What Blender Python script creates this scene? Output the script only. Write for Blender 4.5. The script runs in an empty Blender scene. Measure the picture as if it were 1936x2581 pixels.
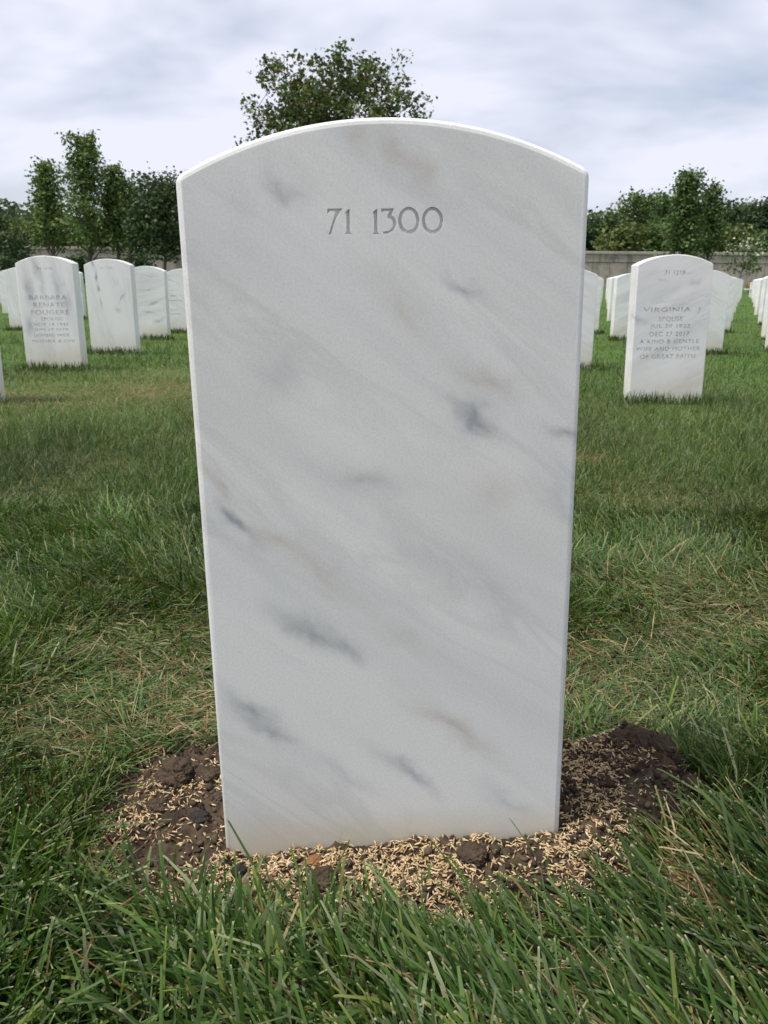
import bpy, bmesh, math, random
import numpy as np
from mathutils import Matrix, Vector

R = math.radians
rng = np.random.default_rng(7)
random.seed(7)
SC = bpy.context.scene
COL = SC.collection

# ------------------------------------------------------------------ camera, sky, sun, exposure
F, CX, CY = 2080.0, 968.0, 1290.5          # photograph: 1936 x 2581
PITCH, ROLL, CAM_H = R(15.2), R(0.5), 0.53
cam_d = bpy.data.cameras.new('camera')
cam = bpy.data.objects.new('camera', cam_d)
COL.objects.link(cam)
cam_d.sensor_fit = 'VERTICAL'
cam_d.sensor_height = 36.0
cam_d.lens = 36.0 * F / 2581.0
cam_d.clip_start = 0.02
cam_d.clip_end = 3000
cam_d.dof.use_dof = True
cam_d.dof.focus_distance = 0.72
cam_d.dof.aperture_fstop = 27.0
_Fv = Vector((0, math.cos(PITCH), -math.sin(PITCH)))
_U = Vector((0, math.sin(PITCH), math.cos(PITCH)))
_X = Vector((1, 0, 0))
_right = math.cos(ROLL) * _X + math.sin(ROLL) * _U
_up = -math.sin(ROLL) * _X + math.cos(ROLL) * _U
m = Matrix((_right, _up, -_Fv)).transposed().to_4x4()
m.translation = Vector((0, 0, CAM_H))
cam.matrix_world = m
SC.camera = cam

SUN_DIR = Vector((-0.40, -0.15, 0.89)).normalized()      # towards the sun
SUN_EL = math.asin(SUN_DIR.z)
world = bpy.data.worlds.new('World')
SC.world = world
world.use_nodes = True
wn, wl = world.node_tree.nodes, world.node_tree.links
wn.clear()
w_out = wn.new('ShaderNodeOutputWorld')
w_bg = wn.new('ShaderNodeBackground')
w_bg.inputs['Strength'].default_value = 0.115
w_sky = wn.new('ShaderNodeTexSky')
w_sky.sky_type = 'NISHITA'
w_sky.sun_disc = False
w_sky.sun_elevation = SUN_EL
w_sky.sun_rotation = math.atan2(SUN_DIR.x, SUN_DIR.y)
w_sky.dust_density = 2.0
w_tc = wn.new('ShaderNodeTexCoord')
w_sep = wn.new('ShaderNodeSeparateXYZ')
wl.new(w_tc.outputs['Generated'], w_sep.inputs[0])


def wmath(op, a, b=None):
    n = wn.new('ShaderNodeMath')
    n.operation = op
    for i, v in enumerate((a, b)):
        if v is None:
            continue
        if isinstance(v, (int, float)):
            n.inputs[i].default_value = v
        else:
            wl.new(v, n.inputs[i])
    return n.outputs[0]


# thin cloud sheet: noise on a flat layer overhead, drawn out sideways
den = wmath('ADD', wmath('MAXIMUM', w_sep.outputs['Z'], 0.0), 0.42)
cu = wmath('DIVIDE', w_sep.outputs['X'], den)
cv = wmath('DIVIDE', w_sep.outputs['Y'], den)
w_cmb = wn.new('ShaderNodeCombineXYZ')
wl.new(wmath('MULTIPLY', cu, 0.75), w_cmb.inputs[0])
wl.new(wmath('ADD', wmath('MULTIPLY', cv, 1.15), wmath('MULTIPLY', cu, 0.16)), w_cmb.inputs[1])
n1 = wn.new('ShaderNodeTexNoise')
n1.inputs['Scale'].default_value = 2.1
n1.inputs['Detail'].default_value = 4
n1.inputs['Roughness'].default_value = 0.58
n1.inputs['Distortion'].default_value = 0.25
wl.new(w_cmb.outputs[0], n1.inputs['Vector'])
cr = wn.new('ShaderNodeValToRGB')
cr.color_ramp.elements[0].position = 0.34
cr.color_ramp.elements[0].color = (0.38, 0.38, 0.38, 1)
cr.color_ramp.elements[1].position = 0.55
cr.color_ramp.elements[1].color = (0.97, 0.97, 0.97, 1)
wl.new(n1.outputs['Fac'], cr.inputs[0])
w_mix = wn.new('ShaderNodeMixRGB')
wl.new(cr.outputs[0], w_mix.inputs[0])
wl.new(w_sky.outputs[0], w_mix.inputs[1])
w_mix.inputs[2].default_value = (7.05, 7.2, 8.25, 1)
wl.new(w_mix.outputs[0], w_bg.inputs[0])
wl.new(w_bg.outputs[0], w_out.inputs[0])

sun_d = bpy.data.lights.new('sun', 'SUN')
sun_d.energy = 4.0
sun_d.angle = R(11)
sun_d.color = (1.0, 0.95, 0.88)
sun = bpy.data.objects.new('sun', sun_d)
COL.objects.link(sun)
sun.rotation_euler = (-SUN_DIR).to_track_quat('-Z', 'Y').to_euler()
sun.location = (-3, -2, 8)

SC.view_settings.view_transform = 'Standard'
SC.view_settings.look = 'None'
SC.view_settings.gamma = 1
SC.view_settings.exposure = 0.13
SC.cycles.max_bounces = 8


# ------------------------------------------------------------------ photo pixel -> place
def ray(px, py):
    dx, dy = (px - CX) / F, -(py - CY) / F
    v = _Fv + dx * _right + dy * _up
    return np.array(v)


def zg(y):
    """height of the lawn: level at the stone, rising gently to the boundary wall"""
    y = np.asarray(y, dtype=float)
    t = np.clip((y - 1.1) / 1.9, 0, 1)
    near = -0.012 + 0.042 * t * t * (3 - 2 * t)
    q = np.clip(y - 3.0, 0, 47.0)
    return near + 0.0045 * q + 0.00018 * q * q


def on_ground(px, py, off=0.0):
    r = ray(px, py)
    y = 3.0
    for _ in range(60):
        z = float(zg(y)) + off
        t = (z - CAM_H) / r[2] if r[2] < -1e-6 else 1e3
        y = 0.5 * y + 0.5 * min(t * r[1], 60.0)
    return np.array((r[0] * y / r[1], y, float(zg(y))))


def at_depth(px, py, Y):
    r = ray(px, py)
    p = r * (Y / r[1])
    return np.array((p[0], p[1], p[2] + CAM_H))


# ------------------------------------------------------------------ helpers
def vnoise(x, y, seed=0):
    """smooth 2-D value noise 0..1 (numpy)"""
    x = np.asarray(x, float)
    y = np.asarray(y, float)
    xi, yi = np.floor(x).astype(np.int64), np.floor(y).astype(np.int64)
    fx, fy = x - xi, y - yi
    fx, fy = fx * fx * (3 - 2 * fx), fy * fy * (3 - 2 * fy)

    def h(a, b):
        n = (a * 374761393 + b * 668265263 + seed * 974711) & 0x7fffffff
        n = ((n ^ (n >> 13)) * 1274126177) & 0x7fffffff
        return ((n ^ (n >> 16)) & 0xffff) / 65535.0
    a = h(xi, yi) * (1 - fx) + h(xi + 1, yi) * fx
    b = h(xi, yi + 1) * (1 - fx) + h(xi + 1, yi + 1) * fx
    return a * (1 - fy) + b * fy


def fnoise(x, y, seed=0, oct=4, gain=0.5):
    s, a, t = 0, 1.0, 0
    for o in range(oct):
        s = s + a * vnoise(np.asarray(x) * 2 ** o, np.asarray(y) * 2 ** o, seed + o * 17)
        t += a
        a *= gain
    return s / t


def link(o, parent=None):
    COL.objects.link(o)
    if parent is not None:
        o.parent = parent
    return o


def mesh_np(name, verts, faces, mat=None, parent=None, colors=None, smooth=False):
    """verts (N,3), faces (M,k) of one size k"""
    me = bpy.data.meshes.new(name)
    verts = np.ascontiguousarray(verts, dtype=np.float32)
    faces = np.ascontiguousarray(faces, dtype=np.int32)
    nf, k = faces.shape
    me.vertices.add(len(verts))
    me.vertices.foreach_set('co', verts.ravel())
    me.loops.add(nf * k)
    me.loops.foreach_set('vertex_index', faces.ravel())
    me.polygons.add(nf)
    me.polygons.foreach_set('loop_start', np.arange(0, nf * k, k, dtype=np.int32))
    me.polygons.foreach_set('loop_total', np.full(nf, k, dtype=np.int32))
    if smooth:
        me.polygons.foreach_set('use_smooth', np.ones(nf, dtype=bool))
    me.update(calc_edges=True)
    if colors is not None:
        a = me.color_attributes.new('Col', 'FLOAT_COLOR', 'POINT')
        c = np.ones((len(verts), 4), np.float32)
        c[:, :3] = colors
        a.data.foreach_set('color', c.ravel())
    if mat:
        me.materials.append(mat)
    o = bpy.data.objects.new(name, me)
    return link(o, parent)


def bm_obj(name, bm, mat, parent=None, smooth_angle=None):
    me = bpy.data.meshes.new(name)
    bm.normal_update()
    bm.to_mesh(me)
    bm.free()
    if mat:
        me.materials.append(mat)
    if smooth_angle:
        me.polygons.foreach_set('use_smooth', np.ones(len(me.polygons), dtype=bool))
        me.set_sharp_from_angle(angle=R(smooth_angle))
    o = bpy.data.objects.new(name, me)
    return link(o, parent)


def box_bm(bm, x0, x1, y0, y1, z0, z1):
    v = [bm.verts.new((x, y, z)) for x in (x0, x1) for y in (y0, y1) for z in (z0, z1)]
    for f in ((0, 1, 3, 2), (4, 6, 7, 5), (0, 4, 5, 1), (2, 3, 7, 6), (0, 2, 6, 4), (1, 5, 7, 3)):
        bm.faces.new([v[i] for i in f])


def tag(o, label, cat, group=None):
    o['label'] = label
    o['category'] = cat
    if group:
        o['group'] = group
    return o


def empty(name, loc):
    o = bpy.data.objects.new(name, None)
    o.location = loc
    o.empty_display_size = 0.1
    return link(o)


# ------------------------------------------------------------------ materials
def new_mat(name):
    mt = bpy.data.materials.new(name)
    mt.use_nodes = True
    nt = mt.node_tree
    b = nt.nodes['Principled BSDF']
    return mt, nt, b


def N(nt, kind, **kw):
    n = nt.nodes.new(kind)
    for k, v in kw.items():
        setattr(n, k, v)
    return n


def noise(nt, vec, scale, detail=3, rough=0.5, dist=0.0):
    n = N(nt, 'ShaderNodeTexNoise')
    n.inputs['Scale'].default_value = scale
    n.inputs['Detail'].default_value = detail
    n.inputs['Roughness'].default_value = rough
    n.inputs['Distortion'].default_value = dist
    if vec is not None:
        nt.links.new(vec, n.inputs['Vector'])
    return n


def ramp(nt, fac, stops):
    n = N(nt, 'ShaderNodeValToRGB')
    e = n.color_ramp.elements
    while len(e) < len(stops):
        e.new(0.5)
    for el, (p, c) in zip(e, stops):
        el.position = p
        el.color = (*c, 1) if len(c) == 3 else c
    nt.links.new(fac, n.inputs[0])
    return n


def mixc(nt, fac, a, b, mode='MIX'):
    n = N(nt, 'ShaderNodeMixRGB', blend_type=mode)
    for i, v in ((0, fac), (1, a), (2, b)):
        if isinstance(v, (int, float)):
            n.inputs[i].default_value = v
        elif isinstance(v, tuple):
            n.inputs[i].default_value = (*v, 1)
        else:
            nt.links.new(v, n.inputs[i])
    return n.outputs[0]


def mth(nt, op, a, b=0.0):
    n = N(nt, 'ShaderNodeMath', operation=op)
    for i, v in enumerate((a, b)):
        if isinstance(v, (int, float)):
            n.inputs[i].default_value = v
        else:
            nt.links.new(v, n.inputs[i])
    return n.outputs[0]


def marble(name, veins=(), streak=0.35, tilt=36, stain=0.0, sss=0.12, base=(0.83, 0.83, 0.815), tan=0.25, stain_h=4.0):
    """white marble; veins: (x, z, length, width, angle_deg, amount, kind) on the face"""
    mt, nt, b = new_mat(name)
    tc = N(nt, 'ShaderNodeTexCoord')
    co = tc.outputs['Object']
    if not veins:                                    # each stone its own cut of marble
        oi = N(nt, 'ShaderNodeObjectInfo')
        add = N(nt, 'ShaderNodeVectorMath', operation='ADD')
        cm = N(nt, 'ShaderNodeCombineXYZ')
        for i, k in enumerate((37.0, 11.0, 23.0)):
            nt.links.new(mth(nt, 'MULTIPLY', oi.outputs['Random'], k), cm.inputs[i])
        nt.links.new(co, add.inputs[0])
        nt.links.new(cm.outputs[0], add.inputs[1])
        co_v = add.outputs[0]
    else:
        co_v = co
    mp = N(nt, 'ShaderNodeMapping', vector_type='TEXTURE')
    mp.inputs['Rotation'].default_value = (0, R(tilt), 0)
    mp.inputs['Scale'].default_value = (1.7, 0.5, 0.34)
    nt.links.new(co_v, mp.inputs['Vector'])
    big = noise(nt, mp.outputs[0], 4.0, 5, 0.55, 0.5)
    f1 = ramp(nt, big.outputs['Fac'], [(0.43, (0, 0, 0)), (0.66, (1, 1, 1))])
    c = mixc(nt, mth(nt, 'MULTIPLY', f1.outputs[0], streak), base, (0.52, 0.54, 0.55))
    big2 = noise(nt, mp.outputs[0], 2.3, 3, 0.5, 0.3)
    f2 = ramp(nt, big2.outputs['Fac'], [(0.5, (0, 0, 0)), (0.75, (1, 1, 1))])
    c = mixc(nt, mth(nt, 'MULTIPLY', f2.outputs[0], tan), c, (0.70, 0.665, 0.60))
    # thin drawn-out veins: the crest lines of a stretched noise
    rn = noise(nt, mp.outputs[0], 5.5, 6, 0.6, 0.8)
    rd = mth(nt, 'ABSOLUTE', mth(nt, 'SUBTRACT', rn.outputs['Fac'], 0.5))
    fr_ = ramp(nt, rd, [(0.0, (1, 1, 1)), (0.055, (0, 0, 0))])
    pt = noise(nt, mp.outputs[0], 3.1, 3, 0.5)
    pr = ramp(nt, pt.outputs['Fac'], [(0.45, (0, 0, 0)), (0.62, (1, 1, 1))])
    c = mixc(nt, mth(nt, 'MULTIPLY', mth(nt, 'MULTIPLY', fr_.outputs[0], pr.outputs[0]), 0.30), c, (0.46, 0.47, 0.46))
    if not veins:                                    # sharper short flecks
        mp2 = N(nt, 'ShaderNodeMapping', vector_type='TEXTURE')
        mp2.inputs['Rotation'].default_value = (0, R(tilt), 0)
        mp2.inputs['Scale'].default_value = (1.0, 0.5, 0.24)
        nt.links.new(co_v, mp2.inputs['Vector'])
        fl = noise(nt, mp2.outputs[0], 7.0, 6, 0.62, 1.0)
        f3 = ramp(nt, fl.outputs['Fac'], [(0.60, (0, 0, 0)), (0.72, (1, 1, 1))])
        c = mixc(nt, mth(nt, 'MULTIPLY', f3.outputs[0], 0.35), c, (0.40, 0.42, 0.44))
    # warp so that the veins fray
    wz = noise(nt, co, 16.0, 4, 0.6)
    wsub = N(nt, 'ShaderNodeVectorMath', operation='SUBTRACT')
    nt.links.new(wz.outputs['Color'], wsub.inputs[0])
    wsub.inputs[1].default_value = (0.5, 0.5, 0.5)
    wsc = N(nt, 'ShaderNodeVectorMath', operation='SCALE')
    wsc.inputs['Scale'].default_value = 0.06
    nt.links.new(wsub.outputs[0], wsc.inputs[0])
    wad = N(nt, 'ShaderNodeVectorMath', operation='ADD')
    nt.links.new(co, wad.inputs[0])
    nt.links.new(wsc.outputs[0], wad.inputs[1])
    fray = noise(nt, mp.outputs[0], 26.0, 4, 0.6)
    for (x, z, ln, wd, ang, amt, kind) in veins:
        v = N(nt, 'ShaderNodeMapping', vector_type='TEXTURE')
        v.inputs['Location'].default_value = (x, -0.05, z)
        v.inputs['Rotation'].default_value = (0, R(ang), 0)
        v.inputs['Scale'].default_value = (ln, 0.12, wd)
        nt.links.new(wad.outputs[0], v.inputs['Vector'])
        g = N(nt, 'ShaderNodeTexGradient', gradient_type='QUADRATIC_SPHERE')
        nt.links.new(v.outputs[0], g.inputs[0])
        f = mth(nt, 'MULTIPLY', g.outputs['Fac'], mth(nt, 'ADD', mth(nt, 'MULTIPLY', fray.outputs['Fac'], 1.5), 0.15))
        n = N(nt, 'ShaderNodeMath', operation='MULTIPLY', use_clamp=True)
        nt.links.new(f, n.inputs[0])
        n.inputs[1].default_value = amt * 1.7
        c = mixc(nt, n.outputs[0], c, (0.36, 0.38, 0.40) if kind == 'g' else (0.50, 0.465, 0.40))
    # crystalline grain
    gr = noise(nt, co, 480.0, 3, 0.7)
    f4 = ramp(nt, gr.outputs['Fac'], [(0.34, (0.89, 0.89, 0.89)), (0.60, (1, 1, 1))])
    c = mixc(nt, 1.0, c, f4.outputs[0], 'MULTIPLY')
    sp = noise(nt, co, 240.0, 1, 0.4)
    f5 = ramp(nt, sp.outputs['Fac'], [(0.80, (1, 1, 1)), (0.84, (0.6, 0.57, 0.53))])
    c = mixc(nt, 1.0, c, f5.outputs[0], 'MULTIPLY')
    if stain:                                        # earth and lichen splashed on the foot
        sx = N(nt, 'ShaderNodeSeparateXYZ')
        nt.links.new(co, sx.inputs[0])
        sn = noise(nt, co_v, 9.0, 5, 0.6)
        hgt = mth(nt, 'ADD', sx.outputs['Z'], mth(nt, 'MULTIPLY', mth(nt, 'SUBTRACT', sn.outputs['Fac'], 0.5), -0.9 / stain_h))
        f6 = ramp(nt, mth(nt, 'MULTIPLY', hgt, stain_h), [(0.02, (1, 1, 1)), (0.60, (0, 0, 0))])
        c = mixc(nt, mth(nt, 'MULTIPLY', f6.outputs[0], stain), c, (0.58, 0.53, 0.38))
    nt.links.new(c, b.inputs['Base Color'])
    b.inputs['Roughness'].default_value = 0.55
    b.inputs['Specular IOR Level'].default_value = 0.35
    b.inputs['Subsurface Weight'].default_value = sss
    b.inputs['Subsurface Radius'].default_value = (1.0, 0.9, 0.75)
    b.inputs['Subsurface Scale'].default_value = 0.004
    bp = N(nt, 'ShaderNodeBump')
    bp.inputs['Strength'].default_value = 0.10
    bp.inputs['Distance'].default_value = 0.0006
    nt.links.new(gr.outputs['Fac'], bp.inputs['Height'])
    nt.links.new(bp.outputs[0], b.inputs['Normal'])
    return mt


def col_mat(name, rough=0.5, spec=0.3, transl=0.0, sat=1.0):
    """colour from the piece's own 'Col' attribute, some light passing through"""
    mt, nt, b = new_mat(name)
    a = N(nt, 'ShaderNodeAttribute', attribute_name='Col')
    nt.links.new(a.outputs['Color'], b.inputs['Base Color'])
    b.inputs['Roughness'].default_value = rough
    b.inputs['Specular IOR Level'].default_value = spec
    if transl:
        t = N(nt, 'ShaderNodeBsdfTranslucent')
        hs = N(nt, 'ShaderNodeHueSaturation')
        hs.inputs['Saturation'].default_value = 1.15
        hs.inputs['Value'].default_value = 1.1
        nt.links.new(a.outputs['Color'], hs.inputs['Color'])
        nt.links.new(hs.outputs[0], t.inputs['Color'])
        mx = N(nt, 'ShaderNodeMixShader')
        mx.inputs[0].default_value = transl
        nt.links.new(b.outputs[0], mx.inputs[1])
        nt.links.new(t.outputs[0], mx.inputs[2])
        nt.links.new(mx.outputs[0], nt.nodes['Material Output'].inputs['Surface'])
    return mt


def plain(name, col, rough=0.6, var=0.25, scale=6.0, spec=0.3, bump=0.0):
    mt, nt, b = new_mat(name)
    tc = N(nt, 'ShaderNodeTexCoord')
    n = noise(nt, tc.outputs['Object'], scale, 5, 0.6)
    lo = tuple(v * (1 - var) for v in col)
    hi = tuple(min(1, v * (1 + var)) for v in col)
    r = ramp(nt, n.outputs['Fac'], [(0.3, lo), (0.7, hi)])
    nt.links.new(r.outputs[0], b.inputs['Base Color'])
    b.inputs['Roughness'].default_value = rough
    b.inputs['Specular IOR Level'].default_value = spec
    if bump:
        bp = N(nt, 'ShaderNodeBump')
        bp.inputs['Strength'].default_value = 0.6
        bp.inputs['Distance'].default_value = bump
        nt.links.new(n.outputs['Fac'], bp.inputs['Height'])
        nt.links.new(bp.outputs[0], b.inputs['Normal'])
    return mt


def soil_mat():
    mt, nt, b = new_mat('soil')
    tc = N(nt, 'ShaderNodeTexCoord')
    co = tc.outputs['Object']
    n = noise(nt, co, 28.0, 6, 0.65)
    r = ramp(nt, n.outputs['Fac'], [(0.28, (0.036, 0.027, 0.019)), (0.5, (0.076, 0.056, 0.039)), (0.75, (0.130, 0.096, 0.066))])
    n2 = noise(nt, co, 9.0, 3, 0.5)
    r2 = ramp(nt, n2.outputs['Fac'], [(0.58, (0, 0, 0)), (0.74, (1, 1, 1))])
    c = mixc(nt, mth(nt, 'MULTIPLY', r2.outputs[0], 0.3), r.outputs[0], (0.14, 0.085, 0.05))
    nt.links.new(c, b.inputs['Base Color'])
    b.inputs['Roughness'].default_value = 0.95
    b.inputs['Specular IOR Level'].default_value = 0.1
    n3 = noise(nt, co, 220.0, 5, 0.7)
    bp = N(nt, 'ShaderNodeBump')
    bp.inputs['Strength'].default_value = 0.8
    bp.inputs['Distance'].default_value = 0.003
    nt.links.new(n3.outputs['Fac'], bp.inputs['Height'])
    nt.links.new(bp.outputs[0], b.inputs['Normal'])
    return mt


def lawn_floor_mat():
    """what lies under the blades: thatch near, turf further off"""
    mt, nt, b = new_mat('turf')
    tc = N(nt, 'ShaderNodeTexCoord')
    co = tc.outputs['Object']
    n = noise(nt, co, 40.0, 6, 0.65)
    thatch = ramp(nt, n.outputs['Fac'], [(0.3, (0.045, 0.04, 0.02)), (0.55, (0.075, 0.075, 0.03)), (0.75, (0.15, 0.125, 0.06))])
    mp = N(nt, 'ShaderNodeMapping')
    mp.inputs['Scale'].default_value = (0.5, 2.2, 1)
    nt.links.new(co, mp.inputs['Vector'])
    n2 = noise(nt, mp.outputs[0], 1.3, 8, 0.7)
    turf = ramp(nt, n2.outputs['Fac'], [(0.3, (0.040, 0.085, 0.016)), (0.52, (0.065, 0.125, 0.024)), (0.72, (0.105, 0.155, 0.04))])
    sx = N(nt, 'ShaderNodeSeparateXYZ')
    nt.links.new(co, sx.inputs[0])
    d = mth(nt, 'MULTIPLY', mth(nt, 'SUBTRACT', sx.outputs['Y'], 1.5), 0.22)
    cl = N(nt, 'ShaderNodeClamp')
    nt.links.new(d, cl.inputs[0])
    c = mixc(nt, cl.outputs[0], thatch.outputs[0], turf.outputs[0])
    nt.links.new(c, b.inputs['Base Color'])
    b.inputs['Roughness'].default_value = 0.9
    b.inputs['Specular IOR Level'].default_value = 0.1
    return mt


def wall_mat():
    """weathered pinkish-grey cast stone with dark damp stains, different on every piece"""
    mt, nt, b = new_mat('cast_stone')
    tc = N(nt, 'ShaderNodeTexCoord')
    geo = N(nt, 'ShaderNodeNewGeometry')
    oi = N(nt, 'ShaderNodeObjectInfo')
    n = noise(nt, geo.outputs['Position'], 2.0, 6, 0.6)
    r = ramp(nt, n.outputs['Fac'], [(0.3, (0.31, 0.265, 0.23)), (0.7, (0.43, 0.375, 0.33))])
    mp = N(nt, 'ShaderNodeMapping')
    mp.inputs['Scale'].default_value = (1.0, 1.0, 0.45)
    nt.links.new(geo.outputs['Position'], mp.inputs['Vector'])
    n2 = noise(nt, mp.outputs[0], 2.1, 5, 0.6, 0.3)
    s = ramp(nt, n2.outputs['Fac'], [(0.47, (0, 0, 0)), (0.60, (1, 1, 1))])
    f = mth(nt, 'MULTIPLY', s.outputs[0], mth(nt, 'ADD', mth(nt, 'MULTIPLY', oi.outputs['Random'], 0.55), 0.15))
    c = mixc(nt, f, r.outputs[0], (0.105, 0.088, 0.078))
    nt.links.new(c, b.inputs['Base Color'])
    b.inputs['Roughness'].default_value = 0.9
    return mt


M_SOIL = soil_mat()
M_TURF = lawn_floor_mat()
M_GRASS = col_mat('grass_blade', 0.45, 0.26, 0.25)
M_SEED = col_mat('seed_husk', 0.6, 0.3, 0.10)
M_LEAF = col_mat('leaf', 0.55, 0.25, 0.22)
M_BARK = plain('bark', (0.11, 0.09, 0.07), 0.9, 0.35, 8.0, 0.1, 0.01)
M_WALL = wall_mat()
M_WHITE = plain('white_paint', (0.78, 0.78, 0.76), 0.5, 0.05, 3.0)
M_CRUMB = col_mat('soil_crumb', 0.95, 0.1, 0.0)

# ------------------------------------------------------------------ bare soil round the stone
SOIL_PX = [(262, 2010), (290, 1945), (345, 1885), (420, 1850), (520, 1838), (720, 1842), (960, 1850), (1250, 1850), (1440, 1862),
           (1540, 1842), (1640, 1846), (1700, 1890), (1775, 1965), (1750, 2030), (1690, 2070), (1640, 2130),
           (1590, 2200), (1490, 2265), (1320, 2320), (1100, 2345), (900, 2340), (700, 2315), (450, 2270), (265, 2215), (235, 2100)]


def flat_pt(px, py, z=0.0):
    r = ray(px, py)
    t = (z - CAM_H) / r[2]
    return np.array((r[0] * t, r[1] * t))


SOIL = np.array([flat_pt(*p) for p in SOIL_PX])


def poly_sd(px, py):
    """signed distance to the soil outline, positive inside"""
    px = np.asarray(px, float)
    py = np.asarray(py, float)
    d = np.full(px.shape, 1e9)
    ins = np.zeros(px.shape, bool)
    n = len(SOIL)
    for i in range(n):
        ax, ay = SOIL[i]
        bx, by = SOIL[(i + 1) % n]
        ex, ey = bx - ax, by - ay
        t = np.clip(((px - ax) * ex + (py - ay) * ey) / (ex * ex + ey * ey), 0, 1)
        d = np.minimum(d, np.hypot(px - ax - t * ex, py - ay - t * ey))
        c = ((ay > py) != (by > py)) & (px < (bx - ax) * (py - ay) / (by - ay + 1e-12) + ax)
        ins ^= c
    return np.where(ins, d, -d)


# ------------------------------------------------------------------ the ground sheet
ys = np.concatenate([np.linspace(-6, 0, 7), np.linspace(0.1, 0.4, 4), np.linspace(0.42, 1.12, 36), np.linspace(1.2, 4, 29), np.linspace(4.3, 60, 120), np.geomspace(64, 900, 24)])
xs = np.concatenate([-np.geomspace(900, 8, 22), np.linspace(-7, -0.75, 26), np.linspace(-0.7, 0.7, 71), np.linspace(0.75, 7, 26), np.geomspace(8, 900, 22)])
gx, gy = np.meshgrid(xs, ys)
gdig = np.clip((poly_sd(gx, gy) + 0.004) / 0.02, 0, 1)
gz = zg(gy) - 0.07 * gdig        # dug out under the loose soil
gv = np.stack([gx, gy, gz], -1).reshape(-1, 3)
nx, ny = len(xs), len(ys)
idx = np.arange(nx * ny).reshape(ny, nx)
gf = np.stack([idx[:-1, :-1], idx[:-1, 1:], idx[1:, 1:], idx[1:, :-1]], -1).reshape(-1, 4)
ground = mesh_np('ground', gv, gf, M_TURF, smooth=True)
ground['kind'] = 'structure'

SL = at_depth(568, 2149, 0.7025)
SR = at_depth(1411, 2098, 0.7025)
SOIL_A = (SR[2] - SL[2]) / (SR[0] - SL[0])


def soil_z(x, y, rough=True):
    x = np.asarray(x, float)
    y = np.asarray(y, float)
    tilt = SL[2] + SOIL_A * np.clip(x - SL[0], -0.08, 0.42)
    d = poly_sd(x, y)
    k = np.clip((d + 0.01) / 0.05, 0, 1)
    z = -0.02 * (1 - k) + tilt * k
    rm = np.exp(-(((x - 0.36) / 0.07) ** 2 + ((y - 0.86) / 0.07) ** 2))
    lm = np.exp(-(((x + 0.24) / 0.07) ** 2 + ((y - 0.83) / 0.06) ** 2))
    z = z + 0.020 * rm * k + 0.012 * lm * k
    if rough:
        z = z + k * (0.018 * (fnoise(x * 24, y * 24, 3, 3) - 0.5) + 0.012 * (0.5 - np.abs(2 * fnoise(x * 75, y * 75, 5, 2) - 1))
                     + 0.010 * (fnoise(x * 180, y * 180, 9, 2) - 0.5) - 0.003)
    # packed down against the face
    return z


sxs = np.arange(SOIL[:, 0].min() - 0.03, SOIL[:, 0].max() + 0.03, 0.0022)
sys_ = np.arange(SOIL[:, 1].min() - 0.03, SOIL[:, 1].max() + 0.03, 0.0022)
ax_, ay_ = np.meshgrid(sxs, sys_)
az_ = soil_z(ax_, ay_)
sv = np.stack([ax_, ay_, az_], -1).reshape(-1, 3)
idx = np.arange(sv.shape[0]).reshape(ax_.shape)
sf = np.stack([idx[:-1, :-1], idx[:-1, 1:], idx[1:, 1:], idx[1:, :-1]], -1).reshape(-1, 4)
keep = (poly_sd(ax_, ay_) > -0.028)
kf = keep.reshape(-1)[sf].all(1)
soil = mesh_np('bare_soil', sv, sf[kf], M_SOIL, smooth=True)
soil['kind'] = 'structure'

# ------------------------------------------------------------------ boundary wall (each block its own piece)
WY = 50.0
WZ = float(zg(WY)) - 0.05
w_top = at_depth(1700, 635, WY)[2]
WH = w_top - WZ
wall = empty('boundary_wall', (0, WY, WZ))
tag(wall, 'long pale pinkish-grey stone boundary wall with coping behind the rows of headstones', 'wall')
bm = bmesh.new()
box_bm(bm, -36, 36, 0.06, 0.40, -0.3, WH - 0.16)
bm_obj('core', bm, M_WALL, wall)


def shared_block(name, w, d, h, bev):
    bm = bmesh.new()
    box_bm(bm, -w / 2, w / 2, -d / 2, d / 2, 0, h)
    bmesh.ops.bevel(bm, geom=list(bm.edges), offset=bev, segments=1, affect='EDGES')
    me = bpy.data.meshes.new(name)
    bm.to_mesh(me)
    bm.free()
    me.materials.append(M_WALL)
    return me


cop = shared_block('coping_stone', 1.99, 0.56, 0.17, 0.02)
fri = shared_block('frieze_panel', 1.985, 0.10, 0.42, 0.012)
low = shared_block('wall_panel', 0.985, 0.08, WH - 0.62, 0.012)
for i in range(36):
    x = -35 + 2 * i
    for me, dz, dy in ((cop, WH - 0.17, 0.20), (fri, WH - 0.60, 0.03)):
        o = link(bpy.data.objects.new(me.name, me), wall)
        o.location = (x, dy + random.uniform(-.004, .004), dz)
    for j in (-0.5, 0.5):
        o = link(bpy.data.objects.new(low.name, low), wall)
        o.location = (x + j, 0.05 + random.uniform(-.006, .006), 0.0)


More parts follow.
